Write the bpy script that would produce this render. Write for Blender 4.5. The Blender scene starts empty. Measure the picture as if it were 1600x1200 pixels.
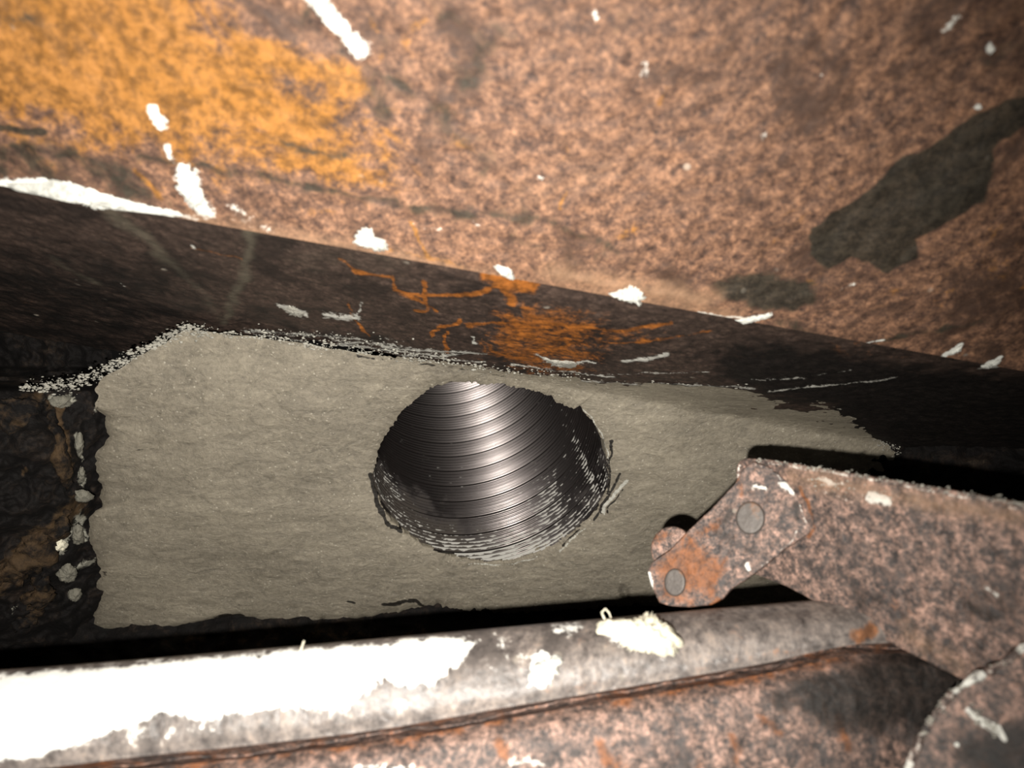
import bpy, math
import numpy as np
from mathutils import Matrix, Vector

# ------------------------------------------------------------------ camera, world, flash, exposure
F = 1600 * 26 / 36.0                 # focal length in pixels of the 1600 px wide frame
PITCH = math.radians(50)             # the lens looks up into the throat of the fireplace
EYE = np.array([0.0, 0.0, 0.8])
cp, sp = math.cos(PITCH), math.sin(PITCH)
ROT = np.array([[1, 0, 0], [0, cp, -sp], [0, sp, cp]])   # lens frame (right, depth, up) to world

def world(p):
    return np.asarray(p, float) @ ROT.T + EYE

S = bpy.context.scene
COL = S.collection
cam_d = bpy.data.cameras.new('camera')
cam_d.lens = 26; cam_d.sensor_width = 36
cam_d.clip_start = 0.005
cam_d.dof.use_dof = True
cam_d.dof.focus_distance = 0.46
cam_d.dof.aperture_fstop = 8.0
cam = bpy.data.objects.new('camera', cam_d)
cam.location = EYE; cam.rotation_euler = (math.pi / 2 + PITCH, 0, 0)
COL.objects.link(cam); S.camera = cam

W = bpy.data.worlds.new('dark_room'); S.world = W; W.use_nodes = True
W.node_tree.nodes['Background'].inputs[0].default_value = (1.0, 0.93, 0.85, 1)
W.node_tree.nodes['Background'].inputs[1].default_value = 0.006

fl = bpy.data.lights.new('phone_flash', 'SPOT')     # the phone's flash beside its lens
fl.energy = 13.0; fl.color = (1.0, 0.955, 0.88)
fl.shadow_soft_size = 0.0026; fl.spot_size = math.radians(124); fl.spot_blend = 1.0
flo = bpy.data.objects.new('phone_flash', fl)
flo.location = world((-0.016, 0.0, -0.021))
d = world((-0.2, 1.0, 0.0)) - world((0, 0, 0))
flo.rotation_euler = Vector(d).to_track_quat('-Z', 'Y').to_euler()
COL.objects.link(flo)

S.view_settings.view_transform = 'Standard'; S.view_settings.look = 'None'
S.view_settings.gamma = 1; S.view_settings.use_curve_mapping = False
S.view_settings.exposure = 0.0

# ------------------------------------------------------------------ numeric helpers
rng = np.random.default_rng(7)

def ray(px, py):
    px, py = np.broadcast_arrays(np.asarray(px, float), np.asarray(py, float))
    return np.stack([(px - 800) / F, np.ones_like(px), -(py - 600) / F], -1)

def at(px, py, d):
    return ray(px, py) * np.asarray(d, float)[..., None]

def proj(P):
    P = np.asarray(P)
    return np.stack([800 + F * P[..., 0] / P[..., 1], 600 - F * P[..., 2] / P[..., 1]], -1)

def _hash(i, j, k, seed):
    h = (i * 374761393 + j * 668265263 + k * 2147483647 + seed * 1274126177) & 0xFFFFFFFF
    h = ((h ^ (h >> 13)) * 1274126177) & 0xFFFFFFFF
    h = h ^ (h >> 16)
    return (h & 0xFFFF) / 65535.0

def noise(P, scale, seed=0):
    Q = np.asarray(P, float) * scale
    if Q.shape[-1] == 2: Q = np.concatenate([Q, np.zeros(Q.shape[:-1] + (1,))], -1)
    I = np.floor(Q).astype(np.int64); f = Q - I; f = f * f * (3 - 2 * f)
    out = 0
    for a in (0, 1):
        for b in (0, 1):
            for c in (0, 1):
                w = (f[..., 0] if a else 1 - f[..., 0]) * (f[..., 1] if b else 1 - f[..., 1]) * (f[..., 2] if c else 1 - f[..., 2])
                out = out + w * _hash(I[..., 0] + a, I[..., 1] + b, I[..., 2] + c, seed)
    return out * 2 - 1

def fbm(P, scale, octaves=4, seed=0, gain=0.5):
    o, a = 0, 1.0
    for k in range(octaves):
        o = o + a * noise(P, scale * 2 ** k, seed + k * 17); a *= gain
    return o

def seg_dist(P, pts):
    P = np.asarray(P); best = np.full(P.shape[:-1], 1e9)
    pts = np.asarray(pts, float)
    if len(pts) == 1: return np.linalg.norm(P - pts[0], axis=-1)
    for a, b in zip(pts[:-1], pts[1:]):
        ab = b - a; t = np.clip(((P - a) @ ab) / (ab @ ab + 1e-12), 0, 1)
        best = np.minimum(best, np.linalg.norm(P - (a + t[..., None] * ab), axis=-1))
    return best

def poly_sd(P, poly):
    poly = np.asarray(poly, float)
    d = seg_dist(P, np.vstack([poly, poly[:1]]))
    inside = np.zeros(P.shape[:-1], bool)
    x, y = P[..., 0], P[..., 1]
    for (x0, y0), (x1, y1) in zip(poly, np.roll(poly, -1, 0)):
        c = ((y0 > y) != (y1 > y)) & (x < (x1 - x0) * (y - y0) / (y1 - y0 + 1e-12) + x0)
        inside ^= c
    return np.where(inside, -d, d)

def blob(sd, soft):
    return np.clip(0.5 - sd / (2 * soft), 0, 1)

def smin(a, b, k):
    h = np.clip(0.5 + 0.5 * (b - a) / k, 0, 1)
    return b * (1 - h) + a * h - k * h * (1 - h)

class Plane:
    """a plane in the lens frame with metric coordinates u, v of its own"""
    def __init__(s, o, a, b):
        s.o = np.asarray(o, float)
        s.u = np.asarray(a, float) - s.o; s.u /= np.linalg.norm(s.u)
        w = np.asarray(b, float) - s.o; w -= s.u * (w @ s.u); s.v = w / np.linalg.norm(w)
        s.n = np.cross(s.u, s.v)
        if s.n @ s.o > 0: s.n = -s.n           # towards the lens
    def depth(s, px, py):
        r = ray(px, py); return (s.o @ s.n) / (r @ s.n)
    def hit(s, px, py):
        return at(px, py, s.depth(px, py))
    def uv(s, P):
        q = np.asarray(P) - s.o; return np.stack([q @ s.u, q @ s.v], -1)
    def pix(s, pts):
        pts = np.asarray(pts, float); return s.uv(s.hit(pts[:, 0], pts[:, 1]))
    def p(s, u, v, h=0.0):
        return s.o + np.asarray(u)[..., None] * s.u + np.asarray(v)[..., None] * s.v + np.asarray(h)[..., None] * s.n
    def off(s, h):
        q = Plane.__new__(Plane); q.o = s.o + s.n * h; q.u, q.v, q.n = s.u, s.v, s.n; return q

# ------------------------------------------------------------------ objects
def tag(o, label=None, cat=None, group=None, kind=None):
    for k, v in (('label', label), ('category', cat), ('group', group), ('kind', kind)):
        if v: o[k] = v
    return o

def empty(name, P, label, cat, group=None):
    o = bpy.data.objects.new(name, None); o.location = world(P); o.empty_display_size = 0.02
    COL.objects.link(o); return tag(o, label, cat, group)

def mesh_obj(name, V, Fc, mat, parent=None, attrs=None, smooth=True, flat_from=None):
    """V in the lens frame; one mesh object, its origin at the thing's own place"""
    Wd = world(np.asarray(V).reshape(-1, 3))
    org = np.array(parent.location) if parent is not None else Wd.mean(0)
    if parent is not None and parent.parent is not None: org = org + np.array(parent.parent.location)
    me = bpy.data.meshes.new(name)
    Fc = np.asarray(Fc) if not isinstance(Fc, list) else Fc
    if isinstance(Fc, np.ndarray):
        n, k = Fc.shape
        me.vertices.add(len(Wd)); me.vertices.foreach_set('co', (Wd - org).astype(np.float32).ravel())
        me.loops.add(n * k); me.loops.foreach_set('vertex_index', Fc.astype(np.int32).ravel())
        me.polygons.add(n); me.polygons.foreach_set('loop_start', np.arange(0, n * k, k, dtype=np.int32))
        me.update(calc_edges=True); me.validate()
    else:
        me.from_pydata((Wd - org).tolist(), [], Fc); me.update()
    if smooth: me.polygons.foreach_set('use_smooth', np.ones(len(me.polygons), bool))
    for k, v in (attrs or {}).items():
        a = me.attributes.new(k, 'FLOAT', 'POINT'); a.data.foreach_set('value', np.asarray(v, np.float32).ravel())
    me.materials.append(mat)
    o = bpy.data.objects.new(name, me)
    if parent is None: o.location = org
    else: o.parent = parent
    COL.objects.link(o); return o

def grid_faces(nv, nu, close_u=False, base=0):
    j, i = np.meshgrid(np.arange(nv - 1), np.arange(nu if close_u else nu - 1), indexing='ij')
    i2 = (i + 1) % nu
    return base + np.stack([j * nu + i, j * nu + i2, (j + 1) * nu + i2, (j + 1) * nu + i], -1).reshape(-1, 4)

# ------------------------------------------------------------------ materials
def lin(c):
    c = np.asarray(c, float) / 255.0
    l = np.where(c <= 0.04045, c / 12.92, ((c + 0.055) / 1.055) ** 2.4)
    return (float(l[0]), float(l[1]), float(l[2]), 1.0)

class NT:
    def __init__(s, name):
        s.m = bpy.data.materials.new(name); s.m.use_nodes = True
        s.t = s.m.node_tree; s.t.nodes.clear()
        s.out = s.t.nodes.new('ShaderNodeOutputMaterial')
        s.b = s.t.nodes.new('ShaderNodeBsdfPrincipled')
        s.t.links.new(s.b.outputs[0], s.out.inputs[0])
        s.tc = s.t.nodes.new('ShaderNodeTexCoord').outputs['Object']
    def n(s, kind, **kw):
        x = s.t.nodes.new(kind)
        for k, v in kw.items(): setattr(x, k, v)
        return x
    def link(s, a, b):
        s.t.links.new(a, b)
    def put(s, sock, v):
        if isinstance(v, bpy.types.NodeSocket): s.link(v, sock)
        else: sock.default_value = v
    def noise(s, scale, detail=5, rough=0.6, dist=0.0, stretch=None, rot=None):
        x = s.n('ShaderNodeTexNoise'); x.inputs['Scale'].default_value = scale
        x.inputs['Detail'].default_value = detail; x.inputs['Roughness'].default_value = rough
        x.inputs['Distortion'].default_value = dist
        src = s.tc
        if stretch:
            mp = s.n('ShaderNodeMapping'); mp.inputs['Scale'].default_value = stretch
            if rot: mp.inputs['Rotation'].default_value = rot
            s.link(s.tc, mp.inputs[0]); src = mp.outputs[0]
        s.link(src, x.inputs['Vector']); return x.outputs['Fac']
    def attr(s, name):
        x = s.n('ShaderNodeAttribute', attribute_name=name); return x.outputs['Fac']
    def math(s, op, a, b=0.0):
        x = s.n('ShaderNodeMath', operation=op); s.put(x.inputs[0], a); s.put(x.inputs[1], b); return x.outputs[0]
    def step(s, v, lo, hi):
        x = s.n('ShaderNodeMapRange', interpolation_type='SMOOTHSTEP')
        s.put(x.inputs['Value'], v); x.inputs['From Min'].default_value = lo; x.inputs['From Max'].default_value = hi
        return x.outputs['Result']
    def mix(s, f, a, b):
        x = s.n('ShaderNodeMix', data_type='RGBA'); s.put(x.inputs[0], f); s.put(x.inputs[6], a); s.put(x.inputs[7], b)
        return x.outputs[2]
    def ramp(s, f, stops):
        x = s.n('ShaderNodeValToRGB'); s.link(f, x.inputs[0]); e = x.color_ramp.elements
        while len(e) < len(stops): e.new(0.5)
        for el, (p, c) in zip(e, stops): el.position = p; el.color = c
        return x.outputs[0]
    def mask(s, name, nz, amp=0.6, lo=0.42, hi=0.58):
        v = s.math('ADD', s.attr(name), s.math('MULTIPLY', s.math('SUBTRACT', nz, 0.5), amp))
        return s.step(v, lo, hi)
    def bump(s, h, strength, dist):
        x = s.n('ShaderNodeBump'); x.inputs['Strength'].default_value = strength; x.inputs['Distance'].default_value = dist
        s.link(h, x.inputs['Height']); s.link(x.outputs[0], s.b.inputs['Normal'])
    def finish(s, col, rough, metal=0.0, spec=0.3):
        s.put(s.b.inputs['Base Color'], col); s.put(s.b.inputs['Roughness'], rough)
        s.put(s.b.inputs['Metallic'], metal); s.put(s.b.inputs['Specular IOR Level'], spec)
        return s.m

def rust(name, stops, speck=230, blot=38, orange=(166, 112, 48), soot_shade=(58, 54, 45), white=(226, 226, 218),
         rough=0.62, spec=0.3, bump=0.5, blot_dark=(58, 42, 36), blot_amt=0.75, stretch=None, white_amp=1.0, metal=0.0, dust=(152, 120, 94)):
    t = NT(name)
    fine = t.noise(speck, 7, 0.74, 0.1, stretch)
    grit = t.noise(speck * 2.6, 4, 0.7)
    big = t.noise(blot, 6, 0.65, 0.6, stretch)
    v = t.math('ADD', t.math('MULTIPLY', fine, 0.64), t.math('MULTIPLY', grit, 0.36))
    col = t.ramp(v, [(p, lin(c)) for p, c in stops])
    col = t.mix(t.math('MULTIPLY', t.step(big, 0.5, 0.66), blot_amt), col, lin(blot_dark))
    och = t.mix(t.step(fine, 0.38, 0.62), lin(np.array(orange) * 0.66), lin(orange))
    om = t.noise(speck * 0.22, 7, 0.74, 0.7, stretch)
    fo = t.mask('orange', t.math('ADD', t.math('MULTIPLY', om, 0.6), t.math('MULTIPLY', v, 0.4)), 2.6, 0.34, 0.7)
    col = t.mix(t.math('MULTIPLY', fo, 0.84), col, och)
    so = t.mix(t.step(v, 0.4, 0.62), lin(np.array(soot_shade) * 0.62), lin(soot_shade))
    mid = t.noise(speck * 0.35, 6, 0.7, 0.5, stretch)
    vb = t.math('ADD', t.math('MULTIPLY', mid, 0.6), t.math('MULTIPLY', v, 0.4))
    fs = t.mask('soot_shade', vb, 2.0, 0.34, 0.66)  # soot stains, and on some parts shade put into the colour
    col = t.mix(t.math('MULTIPLY', fs, 0.93), col, so)
    fw = t.mask('white', v, white_amp * 2.0, 0.42, 0.66)
    col = t.mix(fw, col, lin(white))
    # a film of tan dust, then single pale specks of lime
    col = t.mix(t.math('MULTIPLY', t.step(t.math('ADD', t.attr('dust'), t.math('MULTIPLY', t.math('SUBTRACT', vb, 0.5), 1.2)), 0.1, 0.9), 0.8), col, lin(dust))
    vo = t.n('ShaderNodeTexVoronoi'); vo.inputs['Scale'].default_value = speck * 0.42; t.link(t.tc, vo.inputs['Vector'])
    fd = t.math('MULTIPLY', t.step(vo.outputs['Distance'], 0.17, 0.08), t.step(t.noise(speck * 0.2, 2), 0.6, 0.72))
    col = t.mix(t.math('MULTIPLY', fd, 0.6), col, lin((190, 180, 165)))
    t.bump(v, bump, 0.0012)
    return t.finish(col, t.math('ADD', t.math('MULTIPLY', fine, 0.25), rough - 0.12), metal, spec)

M = {}
M['rust_pink'] = rust('rust_pink', [(0.35, (46, 36, 32)), (0.44, (84, 63, 53)), (0.52, (118, 88, 70)), (0.6, (156, 116, 90)), (0.72, (184, 146, 118))], blot=30, blot_dark=(66, 50, 42), blot_amt=0.85)
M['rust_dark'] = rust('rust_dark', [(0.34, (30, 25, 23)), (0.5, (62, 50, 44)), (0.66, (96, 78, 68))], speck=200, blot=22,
                      blot_dark=(28, 23, 21), orange=(172, 102, 38), rough=0.6, soot_shade=(30, 26, 24), white=(182, 180, 172), dust=(88, 82, 70))
M['rust_bar'] = rust('rust_bar', [(0.39, (44, 41, 41)), (0.47, (84, 72, 67)), (0.54, (132, 108, 97)), (0.62, (188, 152, 136))], speck=260, blot=48,
                     blot_dark=(60, 58, 58), blot_amt=0.6, orange=(142, 86, 46), soot_shade=(38, 34, 31), rough=0.55, spec=0.4)
M['blade'] = rust('blade_steel', [(0.36, (62, 58, 57)), (0.48, (108, 101, 97)), (0.57, (138, 128, 121)), (0.68, (170, 150, 134))], speck=150, blot=40,
                  blot_dark=(74, 70, 68), blot_amt=0.55, orange=(150, 96, 56), soot_shade=(46, 40, 36), white=(240, 240, 234), rough=0.42, spec=0.5, stretch=(1.0, 0.6, 0.6), white_amp=1.2)

def soot_mat():
    t = NT('sooty_masonry')
    a = t.noise(42, 7, 0.7, 0.8); b = t.noise(170, 5, 0.7)
    v = t.math('ADD', t.math('MULTIPLY', a, 0.65), t.math('MULTIPLY', b, 0.35))
    col = t.ramp(v, [(0.36, lin((8, 7, 7))), (0.52, lin((20, 17, 16))), (0.62, lin((44, 36, 30))), (0.72, lin((84, 72, 58)))])
    fw = t.mask('white', v, 2.4, 0.42, 0.6)
    col = t.mix(fw, col, lin((150, 148, 136)))
    fo = t.mask('orange', v, 1.6, 0.4, 0.7)
    col = t.mix(fo, col, lin((74, 58, 40)))
    t.bump(v, 0.9, 0.004)
    return t.finish(col, 0.8, 0, 0.2)
M['soot_shade'] = soot_mat()

def mortar_mat(name='wet_mortar', c=(140, 132, 117), dark=0.78, gl=0.38):
    t = NT(name)
    st = t.noise(120, 7, 0.7, 1.2, (0.6, 1.1, 1.1), (0, 0, 0.25))
    fi = t.noise(430, 6, 0.8); bg = t.noise(14, 4, 0.55)
    sand = t.n('ShaderNodeTexVoronoi'); sand.inputs['Scale'].default_value = 380; t.link(t.tc, sand.inputs['Vector'])
    v = t.math('ADD', t.math('MULTIPLY', st, 0.35), t.math('ADD', t.math('MULTIPLY', bg, 0.25), t.math('MULTIPLY', fi, 0.4)))
    cc = np.array(c)
    col = t.ramp(v, [(0.38, lin(cc * dark)), (0.5, lin(cc)), (0.61, lin(np.minimum(cc * 1.16, 255)))])
    sand_glint = t.math('MULTIPLY', t.step(sand.outputs['Distance'], 0.3, 0.14), t.step(t.noise(240, 3), 0.5, 0.6))
    col = t.mix(t.math('MULTIPLY', sand_glint, 0.42), col, lin((214, 206, 188)))  # pale sand specks, their flash glints painted into the colour
    fd = t.mask('soot_shade', st, 1.6, 0.42, 0.58)
    col = t.mix(fd, col, lin((40, 36, 31)))
    fw = t.mask('white', fi, 1.6, 0.42, 0.58)
    col = t.mix(fw, col, lin((196, 194, 184)))
    h = t.math('ADD', t.math('MULTIPLY', st, 0.6), t.math('MULTIPLY', fi, 0.4))
    t.bump(h, 0.9, 0.0020)
    return t.finish(col, t.math('ADD', t.math('MULTIPLY', fi, 0.35), gl - 0.16), 0, 0.4)
M['mortar'] = mortar_mat()

def lime_mat(name, c):
    t = NT(name); a = t.noise(380, 5, 0.7); b = t.noise(70, 3)
    col = t.mix(t.step(t.math('ADD', t.math('MULTIPLY', a, 0.6), t.math('MULTIPLY', b, 0.4)), 0.36, 0.6), lin(np.array(c) * 0.78), lin(c))
    t.bump(a, 0.8, 0.0012); return t.finish(col, 0.85, 0, 0.2)
M['lime'] = lime_mat('dry_white_mortar', (214, 214, 206))
M['lime_grey'] = lime_mat('dry_grey_mortar', (178, 175, 164))
M['chip'] = lime_mat('sooty_grey_mortar', (122, 119, 108))
M['lime_cream'] = lime_mat('dry_cream_mortar', (232, 226, 204))

def liner_mat():
    t = NT('stainless_liner')
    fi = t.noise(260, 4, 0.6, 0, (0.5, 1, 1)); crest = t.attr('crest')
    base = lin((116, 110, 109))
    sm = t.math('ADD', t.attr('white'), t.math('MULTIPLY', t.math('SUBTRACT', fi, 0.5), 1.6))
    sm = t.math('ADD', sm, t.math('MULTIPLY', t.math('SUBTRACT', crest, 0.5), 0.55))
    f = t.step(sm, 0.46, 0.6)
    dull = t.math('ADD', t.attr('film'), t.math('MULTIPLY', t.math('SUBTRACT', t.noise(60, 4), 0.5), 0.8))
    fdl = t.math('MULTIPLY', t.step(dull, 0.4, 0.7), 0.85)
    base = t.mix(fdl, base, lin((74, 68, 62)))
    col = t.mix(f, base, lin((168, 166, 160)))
    met = t.math('SUBTRACT', 1.0, t.math('MAXIMUM', f, t.math('MULTIPLY', fdl, 0.75)))
    ro = t.math('ADD', 0.34, t.math('MULTIPLY', f, 0.35))
    return t.finish(col, ro, met, 0.5)
M['liner'] = liner_mat()

def seam_mat():
    t = NT('dark_lock_seam'); a = t.noise(300, 3)
    return t.finish(t.mix(a, lin((26, 23, 22)), lin((52, 47, 45))), 0.5, 0.4, 0.3)
M['seam'] = seam_mat()

def steel_mat():
    t = NT('rivet_steel'); a = t.noise(500, 5, 0.65); b = t.noise(120, 4)
    col = t.mix(t.step(b, 0.5, 0.66), t.mix(a, lin((68, 64, 61)), lin((98, 91, 86))), lin((120, 90, 70)))
    t.bump(a, 0.25, 0.0006); return t.finish(col, 0.5, 0.25, 0.4)
M['rivet'] = steel_mat()

# ------------------------------------------------------------------ the surfaces of the throat, in the lens frame
NL, NR = at(0, 290, .285), at(1600, 580, .335)                 # the folded ridge of the steel
A = Plane(NL, NR, at(800, 0, .232))                            # sloping face above the ridge
MT = math.radians(30)
MC = at(768, 745, .47)
MP = Plane(MC, MC + np.array([1, 0.06, 0]), MC + np.array([0, -math.sin(MT), math.cos(MT)]))
B = Plane(NL, NR, MP.hit(700, 563))                            # inner face running back to the mortar

# ------------------------------------------------------------------ sheet steel: upper and inner face
lintel = empty('steel_lintel', (NL + NR) / 2, 'rust-mottled steel sheet folded along a slanting ridge above the mortar', 'steel sheet')
LEN = np.linalg.norm(NR - NL)

def vend(us):
    o = B.o + us[:, None] * B.u                     # where the inner face meets the mortar, plus a hidden margin
    v = -((o - MP.o) @ MP.n) / (B.v @ MP.n)
    x = proj(o + v[:, None] * B.v)[:, 0]
    return v + 0.009 + 0.10 * np.clip((480 - x) / 150, 0, 1) + 0.03 * np.clip((x - 1080) / 150, 0, 1)

def strokes(plane, uv, items, scale, k=1.0):
    kk = np.array([1.0, k]); uv = uv * kk
    out = np.zeros(uv.shape[:-1])
    for kind, pts, w, soft, *amp in items:
        q = plane.pix(pts) * kk
        sd = poly_sd(uv, q) if kind == 'p' else seg_dist(uv, q) - w * scale
        out = np.maximum(out, blob(sd, soft * scale) * (amp[0] if amp else 1))
    return out

def face(name, plane, u0, u1, v0, v1, nu, nv, items, mat, rough, scale, k=1.0):
    us, vs = np.linspace(u0, u1, nu), np.linspace(v0, v1 or 1.0, nv)
    vv, uu = np.meshgrid(vs, us, indexing='ij')
    if v1 is None: vv = np.linspace(0, 1, nv)[:, None] * vend(us)[None]
    uv = np.stack([uu, vv], -1)
    edge = np.clip(np.abs(vv) / 0.006, 0, 1)
    h = (fbm(uv, 14, 3, 3) * 0.0016 + fbm(uv, 160, 4, 9, 0.6) * rough) * edge
    warp = np.stack([fbm(uv, 90, 3, 21), fbm(uv, 90, 3, 33)], -1) * 0.0016
    at_ = {kk: strokes(plane, uv + warp, it, scale, k) for kk, it in items.items()}
    h = h + np.clip(at_['white'] - 0.45, 0, 1) * 0.0012 * edge
    return mesh_obj(name, plane.p(uu, vv, h).reshape(-1, 3), grid_faces(nv, nu), mat, lintel, at_)

itemsA = {
 'orange': [
  ('p', [(-500, -400), (200, -200), (330, 0), (400, 50), (480, 100), (560, 140), (600, 250), (560, 285), (470, 275), (330, 262), (160, 228), (0, 198), (-500, 150)], 0, 110, 0.85),
  ('p', [(-100, 60), (60, 90), (160, 40), (260, 60), (330, 120), (300, 220), (100, 200), (-100, 170)], 0, 60, .9),
  ('s', [(250, 20), (330, 110), (420, 90), (540, 130)], 34, 36, 0.95), ('s', [(380, 200), (520, 250), (440, 250)], 22, 26, 0.9),
  ('s', [(642, 345), (652, 375), (668, 402)], 4, 5), ('s', [(560, 372), (650, 398), (800, 436)], 4, 10, 0.75), ('s', [(350, 300), (520, 330)], 8, 22, .6),
  ('s', [(580, 30), (600, 70), (578, 100)], 4, 12, .7), ('s', [(650, 40), (620, 110)], 7, 18, .6), ('s', [(1045, 130), (1030, 165)], 5, 9, .7), ('s', [(880, 295), (872, 325)], 5, 6, .8), ('s', [(900, 180), (880, 250)], 8, 18, .6),
  ('s', [(960, 370), (1000, 350)], 12, 20, .6), ('s', [(215, 270), (250, 310)], 5, 7, .8), ('s', [(700, 210), (740, 240)], 14, 26, .5),
  ('p', [(1230, 300), (1340, 240), (1360, 260), (1250, 340), (1260, 400), (1320, 440), (1440, 420), (1540, 330), (1600, 300), (1700, 420), (1560, 480), (1330, 480), (1180, 420)], 0, 60, .3),
 ],
 'soot_shade': [
  ('p', [(1262, 352), (1290, 332), (1340, 302), (1400, 252), (1490, 205), (1560, 165), (1700, 110), (1700, 150), (1560, 215), (1545, 235), (1540, 310), (1430, 370), (1432, 405), (1390, 420), (1330, 405), (1285, 425), (1265, 395)], 0, 10),
  ('p', [(1115, 440), (1200, 425), (1270, 445), (1290, 480), (1200, 488), (1130, 472)], 0, 22, .85),
  ('p', [(-500, 130), (0, 204), (120, 218), (230, 262), (270, 320), (220, 320), (0, 288), (-500, 230)], 0, 24, .52),
  ('s', [(0, 200), (70, 212)], 7, 8), ('s', [(230, 248), (400, 272), (560, 310), (700, 330), (860, 345), (960, 390)], 10, 22, .78),
  ('s', [(440, 225), (540, 245)], 7, 14, .8), ('s', [(480, 40), (560, 100), (600, 180)], 22, 50, .62), ('s', [(690, 20), (760, 60), (730, 130)], 40, 60, .6),
  ('s', [(0, 20), (50, 30)], 18, 30, .75), ('s', [(800, 370), (900, 400), (1040, 400)], 14, 30, .6),
  ('s', [(1560, 30), (1640, 120)], 40, 70, .6), ('s', [(590, 110), (680, 180), (760, 260)], 34, 70, .57), ('s', [(860, 60), (960, 40)], 20, 60, .45), ('s', [(600, 270), (760, 290)], 14, 40, .5), ('s', [(1350, 540), (1480, 510), (1560, 505)], 8, 14, .7), ('s', [(1200, 500), (1400, 560), (1700, 610)], 14, 30, .62),  # first stroke paints the light's fall-off in the top right corner
 ],
 'dust': [('s', [(300, 340), (560, 385), (800, 438), (1000, 470), (1150, 498)], 6, 34, .9), ('s', [(860, 420), (1000, 450), (1100, 470)], 20, 36, .85), ('s', [(1300, 560), (1550, 590)], 10, 40, .6), ('s', [(820, 300), (1000, 250)], 30, 120, .4)],
 'white': [
  ('s', [(488, -10), (505, 20), (530, 45), (560, 72)], 13, 12), ('s', [(530, 45), (568, 74)], 5, 8),
  ('s', [(244, 172), (255, 192)], 9, 12), ('s', [(258, 225), (268, 246)], 6, 10, .85), ('s', [(286, 270), (300, 300), (318, 330)], 15, 18),
  ('p', [(0, 283), (40, 280), (60, 276), (120, 285), (170, 305), (240, 318), (310, 342), (240, 338), (100, 312), (0, 292)], 0, 8),
  ('s', [(350, 320), (385, 342), (420, 358)], 10, 22, .68), ('s', [(735, 345), (745, 352)], 3, 6, .8), ('s', [(1480, 50), (1495, 30)], 8, 16, .72), ('s', [(1003, 100), (1003, 116)], 7, 12, .7),
  ('s', [(1278, 122), (1284, 120)], 4, 8, .8), ('s', [(1195, 208), (1198, 212)], 5, 8, .75), ('s', [(1522, 172), (1526, 176)], 4, 4), ('s', [(1550, 72), (1556, 78)], 4, 5), ('s', [(842, 272), (846, 274)], 3, 5),
  ('s', [(930, 22), (932, 28)], 3, 5), ('s', [(1310, 455), (1350, 435)], 3, 10, .7), ('s', [(1090, 492), (1150, 500), (1208, 490)], 3, 5, .95), ('s', [(1250, 522), (1300, 528)], 2, 4, .9), ('s', [(1350, 538), (1375, 534)], 3, 4),
  ('s', [(1480, 552), (1503, 538)], 5, 5), ('s', [(1530, 572), (1560, 562)], 4, 5), ('s', [(640, 350), (690, 360)], 2, 5, .7),
 ]}
face('sloped_face', A, -0.28, LEN + 0.22, 0.0, 0.33, 820, 300, itemsA, M['rust_pink'], 0.00045, .26 / F)

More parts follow.
